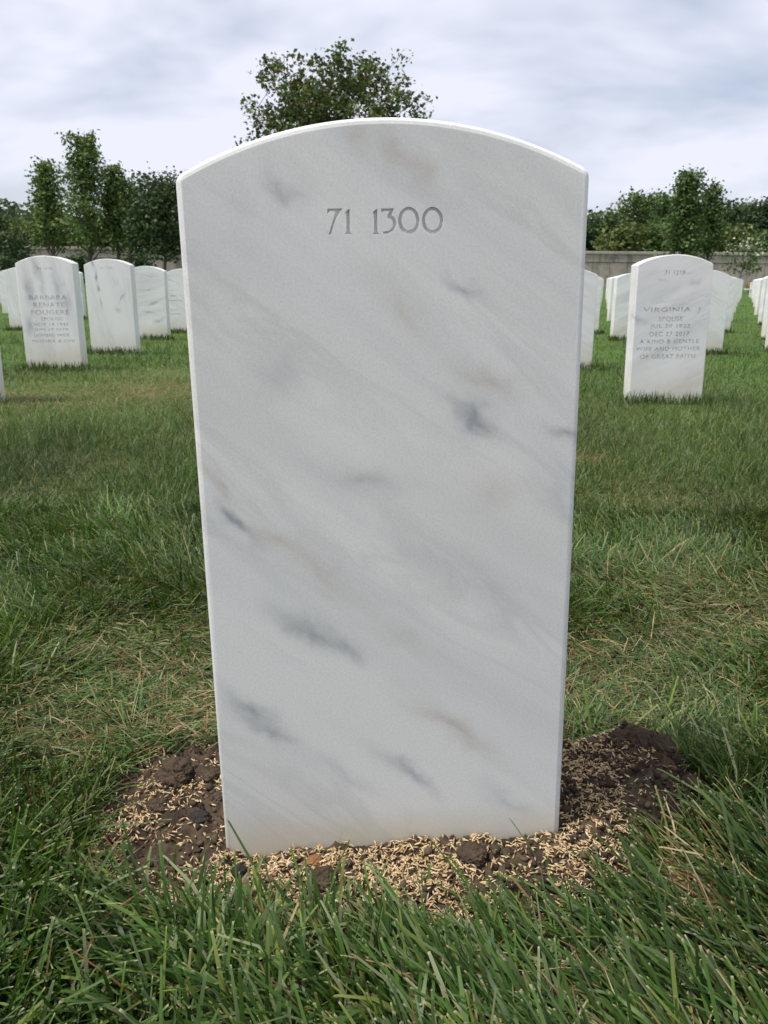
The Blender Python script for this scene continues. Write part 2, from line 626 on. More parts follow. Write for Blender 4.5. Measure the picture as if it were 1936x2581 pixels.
# ------------------------------------------------------------------ headstones
def stone_mesh(name, w, shoulder, rise, t, bury, bev=0.0035, segs=28):
    """upright slab with a segmental-arch top; origin at the grass line, front at y = -t/2"""
    hw = w / 2
    rad = (hw * hw + rise * rise) / (2 * rise)
    cz = shoulder + rise - rad
    a0 = math.asin(hw / rad)
    pts = [(-hw, -bury), (hw, -bury)]
    for i in range(segs + 1):
        a = a0 - 2 * a0 * i / segs
        pts.append((rad * math.sin(a), cz + rad * math.cos(a)))
    bm = bmesh.new()
    fr = [bm.verts.new((x, -t / 2, z)) for x, z in pts]
    bk = [bm.verts.new((x, t / 2, z)) for x, z in pts]
    bm.faces.new(fr)
    bm.faces.new(bk[::-1])
    n = len(pts)
    for i in range(n):
        j = (i + 1) % n
        bm.faces.new((fr[j], fr[i], bk[i], bk[j]))
    bm.normal_update()
    ed = [e for e in bm.edges if (abs(e.verts[0].co.y - e.verts[1].co.y) < 1e-6)]
    cor = [e for e in bm.edges if abs(e.verts[0].co.y - e.verts[1].co.y) > 1e-6 and abs(abs(e.verts[0].co.x) - hw) < 1e-5]
    bmesh.ops.bevel(bm, geom=ed + cor, offset=bev, segments=3, profile=0.5, affect='EDGES', clamp_overlap=True)
    bmesh.ops.recalc_face_normals(bm, faces=bm.faces)
    me = bpy.data.meshes.new(name)
    bm.to_mesh(me)
    bm.free()
    return me


def finish(me):
    me.polygons.foreach_set('use_smooth', np.ones(len(me.polygons), dtype=bool))
    me.set_sharp_from_angle(angle=R(28))
    for p in me.polygons:                        # the dressed faces stay flat
        if abs(p.normal.y) > 0.9995 or p.area > 0.004:
            p.use_smooth = False


def curve_to_mesh(cu, name):
    o = bpy.data.objects.new(name, cu)
    COL.objects.link(o)
    dg = bpy.context.evaluated_depsgraph_get()
    me = bpy.data.meshes.new_from_object(o.evaluated_get(dg))
    bpy.data.objects.remove(o)
    return me


def text_cutter(txt, depth, off=0.0):
    cu = bpy.data.curves.new('cut', 'FONT')
    cu.body = txt
    cu.size = 1.0
    cu.space_character = 1.12
    cu.resolution_u = 4
    cu.extrude = depth
    cu.offset = off
    return curve_to_mesh(cu, 'cut')


def shape_cutter(loops, depth, bev):
    cu = bpy.data.curves.new('cut', 'CURVE')
    cu.dimensions = '2D'
    cu.fill_mode = 'BOTH'
    cu.extrude = depth
    cu.bevel_depth = bev
    cu.bevel_resolution = 1
    cu.offset = -bev
    for lp in loops:
        s = cu.splines.new('POLY')
        s.points.add(len(lp) - 1)
        for p, (x, y) in zip(s.points, lp):
            p.co = (x, y, 0, 1)
        s.use_cyclic_u = True
    return curve_to_mesh(cu, 'cut')


def volume(me):
    b = bmesh.new()
    b.from_mesh(me)
    v = abs(b.calc_volume(signed=True))
    opened = sum(1 for e in b.edges if len(e.link_faces) != 2)
    b.free()
    return v, opened


def cut_once(stone, me, t):
    """cut one closed shape (x, y on the face; z out of it) into the front; False if the cut is not clean"""
    bmc = bmesh.new()
    bmc.from_mesh(me)
    bmesh.ops.remove_doubles(bmc, verts=bmc.verts, dist=1e-6)
    for v in bmc.verts:
        x, y, z = v.co
        v.co = (x, -t / 2 - z, y)
    bmesh.ops.recalc_face_normals(bmc, faces=bmc.faces)
    cm = bpy.data.meshes.new('cutter')
    bmc.to_mesh(cm)
    bmc.free()
    co = bpy.data.objects.new('cutter', cm)
    COL.objects.link(co)
    co.matrix_world = stone.matrix_world
    md = stone.modifiers.new('cut', 'BOOLEAN')
    md.operation = 'DIFFERENCE'
    md.solver = 'EXACT'
    md.object = co
    bpy.context.view_layer.update()
    dg = bpy.context.evaluated_depsgraph_get()
    new = bpy.data.meshes.new_from_object(stone.evaluated_get(dg))
    stone.modifiers.clear()
    bpy.data.objects.remove(co)
    v0, op0 = volume(stone.data)
    v1, op1 = volume(new)
    vc, _ = volume(cm)
    ratio = (v0 - v1) / max(vc, 1e-12)
    if not (0.488 < ratio < 0.512) or op1 - op0 > 12:
        bpy.data.meshes.remove(new)
        return False
    new.name = stone.data.name
    stone.data = new
    return True


def carve(stone, cutters, t):
    return [cut_once(stone, me, t) for me in cutters]


def fit_line(txt, x0, x1, z0, z1, depth, off=0.0):
    """meshes of the letters of one line squeezed into a box on the face, one per letter"""
    me = text_cutter(txt, depth, off)
    c = np.empty(len(me.vertices) * 3, np.float32)
    me.vertices.foreach_get('co', c)
    c = c.reshape(-1, 3)
    lo, hi = c.min(0), c.max(0)
    c[:, 0] = x0 + (c[:, 0] - lo[0]) / (hi[0] - lo[0]) * (x1 - x0)
    c[:, 1] = z0 + (c[:, 1] - lo[1]) / (hi[1] - lo[1]) * (z1 - z0)
    me.vertices.foreach_set('co', c.ravel())
    me.update()
    return me


def letter_pieces(me):
    bm = bmesh.new()
    bm.from_mesh(me)
    bmesh.ops.remove_doubles(bm, verts=bm.verts, dist=1e-6)
    left = set(bm.verts)
    out = []
    while left:
        st = [left.pop()]
        grp = set(st)
        while st:
            v = st.pop()
            for e in v.link_edges:
                o = e.other_vert(v)
                if o in left:
                    left.discard(o)
                    grp.add(o)
                    st.append(o)
        out.append(grp)
    res = []
    for grp in out:
        idx = {v: i for i, v in enumerate(grp)}
        fs = [[idx[v] for v in f.verts] for f in bm.faces if f.verts[0] in grp]
        m2 = bpy.data.meshes.new('piece')
        m2.from_pydata([v.co[:] for v in grp], [], fs)
        m2.update()
        res.append(m2)
    bm.free()
    return res


def carve_line(stone, t, txt, x0, x1, z0, z1, depth):
    for off in (0.009, 0.004, 0.0):
        if cut_once(stone, fit_line(txt, x0, x1, z0, z1, depth, off), t):
            return
    for pc_ in letter_pieces(fit_line(txt, x0, x1, z0, z1, depth, 0.0)):
        for k in range(10):
            if cut_once(stone, pc_, t):
                break
            for v in pc_.vertices:                    # nudge and try again
                v.co.x += 0.00013 * (k % 3 + 1) * (-1) ** k
                v.co.y += 0.00011 * (k % 2 + 1) * (-1) ** (k // 2)
                v.co.z *= 0.96
        else:
            print('uncut piece of', txt)


def place_stone(me, mat, loc, lean=0.0, yaw=0.0):
    if mat and not me.materials:
        me.materials.append(mat)
    o = bpy.data.objects.new('headstone', me)
    link(o)
    o.location = loc
    o.rotation_euler = (0, R(lean), R(yaw))
    bpy.context.view_layer.update()
    return o


# --- the near stone
LEAN = -1.35
MW, MT = 0.331, 0.10
mx, mz0 = 0.5 * (at_depth(568, 2149, .7025)[0] + at_depth(1411, 2098, .7025)[0]), 0.0
main_rot = Matrix.Rotation(R(LEAN), 4, 'Y')
main_mat4 = Matrix.Translation((mx, 0.7025 + MT / 2, mz0)) @ main_rot
inv = main_mat4.inverted()


def face_local(px, py, Y, inverse):
    p = inverse @ Vector(at_depth(px, py, Y))
    return p.x, p.z


shl = face_local(436, 441, .7025, inv)
shr = face_local(1488, 432, .7025, inv)
tp = face_local(985, 292, .7025, inv)
m_sh = 0.5 * (shl[1] + shr[1])
vein_px = [(725, 470, 60, 24, 38, .55, 'g'), (1000, 385, 75, 22, 55, .55, 't'), (1040, 425, 60, 30, 50, .35, 't'),
           (1160, 706, 62, 11, 34, .75, 'g'), (1215, 950, 95, 26, 26, .6, 't'), (1185, 1040, 75, 26, 33, .8, 'g'),
           (600, 1300, 74, 15, 54, .95, 'g'), (690, 1360, 80, 24, 44, .5, 't'), (800, 1440, 130, 24, 42, .45, 't'),
           (800, 1600, 120, 28, 32, .75, 'g'), (872, 1652, 55, 13, 33, .8, 'g'), (640, 1795, 110, 26, 38, .7, 'g'), (700, 1850, 60, 12, 30, .6, 'g'),
           (1030, 1945, 100, 15, 34, .75, 'g'), (1130, 1830, 160, 25, 36, .6, 't'), (1030, 1620, 100, 22, 35, .35, 't'),
           (1425, 1105, 48, 18, 28, .8, 'g'), (930, 1205, 110, 26, 14, .45, 'g'), (1000, 770, 95, 30, 45, .35, 't'),
           (690, 950, 70, 46, 60, .28, 'g'), (895, 320, 46, 18, 50, .45, 't'), (1290, 2010, 90, 22, 30, .4, 'g'),
           (1250, 1240, 60, 40, 50, .28, 't'), (1390, 1270, 110, 30, 38, .35, 'g'), (560, 1210, 70, 12, 50, .5, 't'),
           (860, 1950, 150, 20, 32, .25, 'g'), (1200, 1480, 180, 40, 40, .22, 'g'), (620, 520, 140, 60, 50, .18, 'g')]
veins = []
for (px, py, ln, wd, ang, amt, kind) in vein_px:
    x, z = face_local(px, py, .7025, inv)
    sc = 0.74 / F
    veins.append((x, z, ln * sc * 1.9, wd * sc * 2.5, ang, amt * .80, kind))
M_MAIN = marble('marble_near', veins, streak=0.42, tilt=38, sss=0.3, base=(0.74, 0.75, 0.725), tan=0.36, stain=0.55, stain_h=16.0)
me = stone_mesh('headstone', MW, m_sh, tp[1] - m_sh, MT, 0.16, bev=0.0055, segs=40)
me.materials.append(M_MAIN)
main = place_stone(me, None, (mx, 0.7025 + MT / 2, mz0), LEAN, 0)
tag(main, 'large near white marble headstone numbered 71 1300 standing in seeded bare soil', 'headstone', 'marble headstones of the cemetery')


def ell(cx, cy, rx, ry, n=40):
    return [(cx + rx * math.cos(2 * math.pi * i / n), cy + ry * math.sin(2 * math.pi * i / n)) for i in range(n)]


D7 = [[(120, 122), (302, 120), (262, 175), (222, 245), (192, 325), (166, 432), (134, 432), (152, 375), (178, 290), (212, 170), (196, 152), (150, 153), (128, 176), (116, 176)]]
D1 = [[(333, 178), (333, 165), (374, 127), (384, 127), (387, 396), (412, 427), (332, 427), (349, 396), (346, 190)]]
D3 = [[(763, 122), (914, 119), (886, 202), (914, 222), (936, 255), (942, 300), (932, 345), (902, 388), (855, 414), (815, 424), (786, 416), (792, 396),
       (830, 392), (870, 376), (898, 340), (904, 300), (896, 268), (876, 248), (842, 244), (836, 212), (858, 152), (790, 152), (770, 170), (763, 165)]]
D0 = [ell(1092, 263, 127, 162), ell(1092, 262, 88, 118)]


def shift(loops, d):
    return [[(x + d, y) for x, y in lp] for lp in loops]


cutters = []
for loops in (D7, D1, shift(D1, 330), D3, D0, shift(D0, 284)):
    lp2 = []
    for lp in loops:
        lp2.append([face_local(800 + x / 4.74, 500 + y / 4.74, .7025, inv) for x, y in lp])
    cutters.append(shape_cutter(lp2, 0.0020, 0.0008))
print('number cut', carve(main, cutters, MT))
finish(main.data)

# --- the stones behind
M_BACK = [marble('marble_a', (), 0.35, 30, 0.55), marble('marble_b', (), 0.55, -25, 0.55), marble('marble_c', (), 0.30, 75, 0.6)]
GRASS_OFF = 0.042
SW, ST = 0.33, 0.10
GROUP = 'marble headstones of the cemetery'


def back_stone(edge, px, base_y, top_y, label, mat, lean=0.0, yaw=0.0, lines=(), bar=(), own=False):
    """edge: which front-bottom corner (l/r/c) the pixel marks"""
    p = on_ground(px, base_y, GRASS_OFF)
    cx = p[0] + {'l': SW / 2, 'r': -SW / 2, 'c': 0}[edge]
    y = p[1]
    z0 = float(zg(y)) + GRASS_OFF
    if top_y:
        ztop = at_depth(px, top_y, y)[2]
        h = min(max(ztop - z0, 0.56), 0.68)
    else:
        h = 0.615 + random.uniform(-0.012, 0.012)
    rise = 0.042
    me = stone_mesh('headstone', SW, h - rise, rise, ST, 0.25, 0.0035, 20)
    me.materials.append(mat)
    o = place_stone(me, None, (cx, y + ST / 2, z0), lean, yaw)
    iv = o.matrix_world.inverted()
    if lines:
        for (txt, x0, x1, ya, yb) in lines:
            a = face_local(x0, yb, y, iv)
            b_ = face_local(x1, ya, y, iv)
            carve_line(o, ST, txt, a[0], b_[0], a[1], b_[1], 0.0045)
    for (x0, x1, ya, yb) in bar:
        a = face_local(x0, yb, y, iv)
        b_ = face_local(x1, ya, y, iv)
        carve(o, [shape_cutter([[(a[0], a[1]), (b_[0], a[1]), (b_[0], b_[1]), (a[0], b_[1])]], 0.004, 0.0)], ST)
    finish(o.data)
    tag(o, label, 'headstone', GROUP)
    return o


def cA(x, y):
    return 1440 + x / 3.345, 400 + y / 3.345


def line_from(org, s, rows):
    return [(t, org[0] + x0 / s, org[0] + x1 / s, org[1] + y0 / s, org[1] + y1 / s) for (t, x0, x1, y0, y1) in rows]


virg = line_from((1440, 400), 3.345, [
    ('71 1218', 790, 962, 940, 980), ('VIRGINIA  J', 608, 1090, 1250, 1308), ('SPOUSE', 738, 942, 1330, 1373),
    ('JUL 20 1922', 667, 1005, 1393, 1436), ('DEC 27 2017', 660, 998, 1457, 1499), ('A KIND & GENTLE', 576, 1078, 1520, 1561),
    ('WIFE AND MOTHER', 547, 1088, 1582, 1623), ('OF GREAT FAITH', 580, 1047, 1646, 1689)])
M_V = marble('marble_spouse_stone', [(-0.06, 0.50, .05, .012, 8, 0.35, 'g'), (0.055, 0.535, .04, .012, 5, 0.30, 'g'), (0.09, 0.49, .06, .03, -20, 0.25, 'g'),
                                     (-0.15, 0.335, .09, .03, 20, 0.45, 'g'), (0.04, 0.40, .22, .05, -28, 0.23, 'g'), (-0.04, 0.44, .2, .04, -25, 0.17, 'g'),
                                     (0.08, 0.28, .2, .06, -28, 0.20, 'g'), (-0.05, 0.18, .2, .04, -25, 0.17, 'g')], 0.35, -25, 0.45)
back_stone('l', 1586.5, 993, 640, 'white headstone with eight carved lines, numbered 71 1218, right of the big stone', M_V, lean=-1.2, lines=virg)

barb = line_from((0, 630), 6.912, [('71 1175', 650, 905, 303, 345), ('BARBARA', 515, 1158, 790, 868), ('RENATE', 592, 1125, 916, 1002), ('FOUGERE', 553, 1205, 1045, 1135)])
barb += line_from((20, 700), 6.912, [('SPOUSE', 580, 945, 687, 747), ('NOV 14 1940', 455, 1052, 782, 842), ('JUN 19 2018', 470, 1050, 877, 937),
                                     ('LOVING WIFE', 470, 1075, 975, 1033), ('MOTHER & OMI', 435, 1155, 1075, 1132)])
M_B = marble('marble_grey_banded', [(-0.10, 0.42, .17, .05, 82, .6, 'g'), (-0.05, 0.55, .12, .04, 80, .5, 'g'), (0.06, 0.44, .2, .04, 86, .4, 'g'),
                                    (-0.115, 0.22, .12, .05, 84, .55, 'g'), (0.11, 0.33, .14, .03, 88, .4, 'g'), (-0.02, 0.45, .16, .03, 84, .3, 'g')], 0.35, 85, 0.6)
back_stone('l', 67, 915, 644, 'white headstone with grey vertical bands and eight lines of lettering, left foreground row', M_B, lean=-0.8, lines=barb)

M_L2 = marble('marble_dark_vein', [(-0.095, 0.60, .07, .020, 84, .9, 'g'), (-0.085, 0.50, .07, .018, 92, 1.0, 'g'), (-0.075, 0.42, .05, .018, 86, 1.0, 'g'),
                                   (-0.065, 0.32, .07, .016, 86, .6, 'g'), (0.09, 0.36, .10, .012, -55, .5, 'g'), (0.05, 0.27, .05, .03, 20, .4, 'g')], 0.18, 80, 0.4)
l2 = line_from((190, 640), 5.72, [('71 1176', 358, 532, 190, 218)])
back_stone('l', 230.5, 878, 652, 'white headstone with one dark vertical vein and only a number carved', M_L2, lean=-0.6, lines=l2)
M_L3 = marble('marble_grey_flecked', [(0.02, 0.52, .12, .012, 4, .5, 'g'), (0.05, 0.28, .12, .03, -20, .6, 'g'), (0.0, 0.20, .10, .02, 6, .6, 'g'),
                                      (0.09, 0.13, .10, .03, -25, .6, 'g'), (0.0, 0.40, .14, .012, -3, .45, 'g')], 0.55, -8, 0.6)
back_stone('r', 424, 845, 671, 'white headstone with grey cross-grained flecks, third in the left line', M_L3, lean=-0.3)
oD = lambda x0, x1, y0, y1: (190 + x0 / 5.72, 190 + x1 / 5.72, 640 + y0 / 5.72, 640 + y1 / 5.72)
bars = [oD(*q) for q in ((1310, 1410, 312, 322), (1325, 1365, 348, 356), (1310, 1390, 376, 384), (1340, 1360, 448, 458), (1345, 1440, 520, 530),
                         (1365, 1460, 600, 616), (1350, 1540, 670, 682), (1370, 1490, 798, 810), (1360, 1530, 864, 876))]
back_stone('l', 426, 829, 677, 'white headstone with worn carved lines, partly hidden by the big stone', M_BACK[0], lean=-0.2, bar=bars)
back_stone('l', 24.6, 823, 673, 'white headstone half hidden behind the left edge of the grey-banded stone', M_BACK[2])
back_stone('l', 6, 783, None, 'white headstone whose left part shows low at the left picture edge', M_BACK[0])
back_stone('r', 5, 760, None, 'farthest white headstone sliver at the left picture edge', M_BACK[1])
back_stone('r', 212, 797, None, 'white headstone seen through the gap between the banded and dark-veined stones', M_BACK[1])
back_stone('r', -13, 994, None, 'sliver of a near white headstone cut by the left picture edge', M_BACK[2])

ordw = ['first', 'second', 'third', 'fourth', 'fifth', 'sixth', 'seventh', 'eighth', 'ninth', 'tenth']
LINES = [
    ('r', [(1492, 916, 676), (1508.6, 832, 694), (1512, 790, None), (1515, 770, None), (1517.5, 758, None), (1519, 750, None)],
     'white headstone, {} back in the line peeping out right of the big stone', 0),
    ('l', [(1544, 848, 688), (1534, 801.6, 694), (1532, 774, None), (1530, 760, None), (1528, 751, None)],
     'white headstone, {} back in the line left of the stone numbered 71 1218', 1),
    ('r', [(1821, 880, 681), (1840.5, 830, 693), (1848, 803, None), (1855, 782, None), (1860, 768, None), (1865, 758, None), (1869, 751, None)],
     'white headstone, {} behind the right edge of the stone numbered 71 1218', 0),
    ('l', [(1941, 872, None), (1929, 846, None), (1917.7, 812, None), (1907, 788, None), (1903, 769, None), (1899, 758, None), (1896, 750, None)],
     'white headstone, {} back in the line at the right picture edge', 2),
]
for edge, pts, lab, k in LINES:
    for i, (px, by, ty) in enumerate(pts):
        back_stone(edge, px, by, ty, lab.format(ordw[i]), M_BACK[(k + i) % 3], lean=random.uniform(-.5, .5))

# ------------------------------------------------------------------ grass
# places with dry thatch: (px, py, radius m, straw share, flattening)
DRY = []
for (px, py, r, s, fl) in [(430, 1690, .16, .30, .8), (360, 1600, .14, .2, .7), (500, 1780, .10, .38, .7), (230, 1800, .08, .3, .4), (170, 985, .55, .42, .6),
                           (400, 975, .42, .75, .5), (445, 930, .25, .6, .4), (1500, 1720, .12, .28, .7), (1470, 1640, .12, .3, .6), (1880, 1560, .16, .3, .6),
                           (1640, 1650, .16, .2, .6), (1790, 2200, .035, .7, .5), (1770, 1480, .2, .2, .4), (130, 1760, .1, .3, .5), (1620, 1240, .2, .15, .3), (1480, 1150, .05, .8, .3)]:
    p = on_ground(px, py, 0.02)
    DRY.append((p[0], p[1], r, s, fl))


def dryness(x, y):
    s = np.zeros_like(x)
    fl = np.zeros_like(x)
    for (cx, cy, r, a, f) in DRY:
        g = np.exp(-((x - cx) ** 2 + (y - cy) ** 2) / (r * r)) * (0.35 + 1.3 * fnoise(x * 9, y * 9, 41, 3))
        s = np.maximum(s, a * g)
        fl = np.maximum(fl, f * g)
    return np.clip(s, 0, 1), np.clip(fl, 0, 1)


PAL = np.array([(0.045, 0.098, 0.016), (0.066, 0.128, 0.022), (0.096, 0.144, 0.052), (0.140, 0.182, 0.038), (0.028, 0.066, 0.012), (0.175, 0.198, 0.100)])
PW = np.array([.25, .24, .18, .11, .15, .07])
STRAW = np.array([(0.34, 0.26, 0.12), (0.25, 0.165, 0.07), (0.19, 0.095, 0.04), (0.38, 0.33, 0.18)])


def blades(name, x, y, L, w, phi, th0, kap, rings, straw, tone, cut_tip, z0=None, tw=0.5):
    n = len(x)
    isst = rng.random(n) < straw
    w = np.where(isst, w * .65, w)
    rings = np.asarray(rings, float)
    K = len(rings)
    z = zg(y) - 0.006 if z0 is None else z0
    pos = np.zeros((n, K, 3))
    pos[:, 0] = np.stack([x, y, z], -1)
    dirh = np.stack([np.cos(phi), np.sin(phi)], -1)
    for k in range(1, K):
        dt = rings[k] - rings[k - 1]
        tm = 0.5 * (rings[k] + rings[k - 1])
        th = np.clip(th0 + kap * tm, -0.2, 2.2)
        st = (L * dt)[:, None]
        pos[:, k, :2] = pos[:, k - 1, :2] + dirh * (np.sin(th)[:, None] * st)
        pos[:, k, 2] = pos[:, k - 1, 2] + (np.cos(th) * L * dt)
    floor = (zg(y) if z0 is None else z0) + 0.004
    pos[:, 1:, 2] = np.maximum(pos[:, 1:, 2], floor[:, None] + 0.002 * rng.random((n, K - 1)))
    pa = phi + math.pi / 2 + rng.normal(0, tw, n)
    side = np.stack([np.cos(pa), np.sin(pa), rng.normal(0, .25, n)], -1)
    prof = np.interp(rings, [0, .25, .75, 1.0], [.70, 1.0, .85, .55 if cut_tip else .12])
    hw = 0.5 * w[:, None] * prof[None, :]
    a = pos - side[:, None, :] * hw[..., None]
    b = pos + side[:, None, :] * hw[..., None]
    V = np.stack([a, b], 2).reshape(-1, 3)
    base = (np.arange(n) * 2 * K)[:, None]
    q = np.stack([np.array([2 * k, 2 * k + 1, 2 * k + 3, 2 * k + 2]) for k in range(K - 1)])
    Fc = (base[:, :, None] + q[None]).reshape(-1, 4)
    c0 = PAL[rng.choice(len(PAL), n, p=PW)] * (0.8 + 0.4 * rng.random((n, 1))) * tone[:, None]
    st_col = STRAW[rng.choice(len(STRAW), n)] * (0.7 + 0.5 * rng.random((n, 1)))
    c0 = np.where(isst[:, None], st_col, c0)
    C = np.repeat(c0[:, None, :], K, 1)
    # pale sheath at the foot, dry cut tip
    foot = np.clip(1 - rings / 0.22, 0, 1)[None, :, None] * 0.45
    C = C * (1 - foot) + np.array((0.20, 0.20, 0.085)) * foot
    if cut_tip:
        tipw = np.clip((rings - 0.955) / 0.02, 0, 1)[None, :, None] * (rng.random((n, 1, 1)) < 0.6) * 0.8
        C = C * (1 - tipw) + np.array((0.42, 0.38, 0.22)) * tipw
    C = np.repeat(C[:, :, None, :], 2, 2).reshape(-1, 3)
    o = mesh_np(name, V, Fc, M_GRASS, colors=C, smooth=True)
    o['kind'] = 'stuff'
    return o


STONES = [(o.location.x, o.location.y) for o in bpy.data.objects if o.name.startswith('headstone')]


def clear_of_stones(x, y):
    ok = np.ones(len(x), bool)
    for (sx_, sy_) in STONES:
        ok &= ~((np.abs(x - sx_) < SW / 2 + .002) & (np.abs(y - sy_) < ST / 2 + .002))
    return ok


# near lawn, blade by blade, in tufts
def near_grass():
    n = 196000
    y = 0.30 + (1.95 - 0.30) * rng.random(n) ** 0.92
    hw = 0.60 * y + 0.46
    x = (rng.random(n) * 2 - 1) * hw
    # gather into tufts
    cell = 0.016
    tx, ty = np.floor(x / cell), np.floor(y / cell)
    jx = vnoise(tx * 7.13, ty * 3.7, 91)
    jy = vnoise(tx * 5.31, ty * 9.1, 92)
    pull = 0.55
    x = x * (1 - pull) + pull * (tx + jx) * cell
    y = y * (1 - pull) + pull * (ty + jy) * cell
    wob = 0.020 * (fnoise(x * 30, y * 30, 77, 2) - 0.5) * 2
    sd = poly_sd(x, y) + wob
    dens = np.clip(0.30 + 1.35 * fnoise(x * 7, y * 7, 12, 3) - 0.25, 0.25, 1)
    s, fl = dryness(x, y)
    keepm = (sd < 0.0) & (rng.random(n) < dens * (1 - 0.25 * fl) * np.where(y < 0.72, 0.62, 1.0)) & clear_of_stones(x, y)
    # few stray shoots inside the soil edge
    stray = (sd > 0) & (sd < 0.03) & (rng.random(n) < 0.03) & clear_of_stones(x, y)
    keepm |= stray
    x, y, s, fl, sd = x[keepm], y[keepm], s[keepm], fl[keepm], sd[keepm]
    n = len(x)
    front = y < 0.72
    patch = fnoise(x * 4.2 + 3, y * 4.2, 21, 3)
    L = np.where(front, 0.058, 0.052) * (0.55 + 0.9 * patch) * (0.55 + 0.75 * rng.random(n))
    L = L * np.where(rng.random(n) < 0.05, 1.5, 1.0)
    L = np.clip(L * np.where(front, 1.25, 1.0), 0.018, 0.135)
    w = (0.0014 + 0.0018 * rng.random(n) ** 1.3) * (1 - 0.25 * s) * np.where(front, 1.38, 1.0)
    # combed direction field; right front leans up-left over the soil
    fld = 2 * math.pi * 1.6 * fnoise(x * 3.1, y * 3.1, 33, 2)
    comb = front & (x > 0.02)
    fld = np.where(comb, R(138) + 0.5 * (fnoise(x * 6, y * 6, 3, 2) - .5), fld)
    phi = fld + rng.normal(0, 1, n) * np.where(comb, 0.45, 1.0)
    lean_p = fnoise(x * 5 + 9, y * 5, 55, 2)
    th0 = np.abs(rng.normal(0.42, 0.33, n)) + np.where(y > .85, .18, 0) + 0.5 * np.clip(lean_p - 0.45, 0, 1) + np.where(comb, 0.18, 0) + 0.85 * fl
    kap = np.abs(rng.normal(0.55, 0.5, n)) + 0.4 * fl + np.where(front & (rng.random(n) < .35), .8, 0)
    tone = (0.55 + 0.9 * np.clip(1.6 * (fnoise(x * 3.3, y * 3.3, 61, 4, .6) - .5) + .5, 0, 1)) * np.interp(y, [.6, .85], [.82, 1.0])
    straw = np.clip(0.03 + s, 0, 0.85)
    L = np.where(s > .15, L * .8, L)
    L = np.where((sd > -0.05) & (y < 0.75), L * 0.8, L)
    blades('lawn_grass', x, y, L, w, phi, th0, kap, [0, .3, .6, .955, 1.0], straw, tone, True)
    # thatch: short dry and green pieces lying low
    n = 26000
    y = 0.32 + 1.5 * rng.random(n)
    x = (rng.random(n) * 2 - 1) * (0.60 * y + 0.3)
    s, fl = dryness(x, y)
    sd = poly_sd(x, y)
    k = (sd < 0.012) & (rng.random(n) < 0.30 + s) & clear_of_stones(x, y)
    x, y, s = x[k], y[k], s[k]
    n = len(x)
    L = 0.02 + 0.035 * rng.random(n)
    blades('dry_thatch', x, y, L, 0.0013 + 0.0013 * rng.random(n), rng.random(n) * 6.283, 1.25 + 0.3 * rng.random(n), 0.3 * rng.random(n),
           [0, .5, 1.0], np.full(n, 0.78), np.ones(n), False, z0=zg(y) + 0.012 * rng.random(n))


near_grass()


def far_grass(name, n, y0, y1, expo, Lm, wpx, rings):
    u = rng.random(n)
    e = 1 - expo
    y = (y0 ** e + u * (y1 ** e - y0 ** e)) ** (1 / e)
    x = (rng.random(n) * 2 - 1) * (0.53 * y + 0.5)
    k = clear_of_stones(x, y)
    x, y = x[k], y[k]
    n = len(x)
    s, fl = dryness(x, y)
    patch = np.clip(1.6 * (fnoise(x * 2.4, y * 1.7, 21, 3) - .5) + .5, 0, 1)
    L = Lm * (0.5 + 0.85 * patch) * (0.6 + 0.6 * rng.random(n)) * (1 - 0.45 * fl)
    L = L * np.where(rng.random(n) < 0.04, 1.45, 1.0)
    w = np.maximum(0.0019, wpx * y / 825.0) * (0.7 + 0.6 * rng.random(n))
    phi = rng.random(n) * 6.283
    th0 = np.abs(rng.normal(0.7, 0.45, n)) + 0.6 * fl
    kap = np.abs(rng.normal(0.5, 0.45, n))
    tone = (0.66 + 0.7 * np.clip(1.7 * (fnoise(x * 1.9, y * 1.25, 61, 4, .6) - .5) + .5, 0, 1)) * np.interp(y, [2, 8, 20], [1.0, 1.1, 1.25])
    blades(name, x, y, L, w, phi, th0, kap, rings, np.clip(0.03 + 1.6 * s, 0, .92), tone, False)


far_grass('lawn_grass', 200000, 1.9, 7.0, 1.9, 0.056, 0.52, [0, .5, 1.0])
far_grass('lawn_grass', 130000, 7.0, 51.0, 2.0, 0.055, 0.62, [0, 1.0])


# fringe left by the trimmer against the foot of each nearer stone
def fringe():
    X, Y = [], []
    for (sx_, sy_) in STONES:
        if not (1.5 < sy_ < 12):
            continue
        k = int(900 / sy_ ** 0.6)
        X.append(sx_ + (rng.random(k) * 2 - 1) * (SW / 2 + .05))
        Y.append(sy_ - ST / 2 - 0.004 - 0.035 * rng.random(k))
    x, y = np.concatenate(X), np.concatenate(Y)
    n = len(x)
    blades('trimmed_fringe', x, y, 0.035 + 0.045 * rng.random(n), np.maximum(.0026, .7 * y / 825), rng.random(n) * 6.283, np.abs(rng.normal(.2, .2, n)),
           np.abs(rng.normal(.3, .4, n)), [0, .5, 1.0], np.full(n, .05), np.full(n, .95), False)


fringe()


# ------------------------------------------------------------------ seed, crumbs and clods on the soil
def main_clear(x, y, mgn=0.0):
    return ~((np.abs(x - mx) < MW / 2 + mgn) & (np.abs(y - (0.7025 + MT / 2)) < MT / 2 + mgn))


def scatter_soil(n, dens):
    x = SOIL[:, 0].min() + rng.random(n) * np.ptp(SOIL[:, 0])
    y = SOIL[:, 1].min() + rng.random(n) * np.ptp(SOIL[:, 1])
    k = (poly_sd(x, y) > -0.006) & main_clear(x, y, .003) & (rng.random(n) < dens(x, y))
    return x[k], y[k]


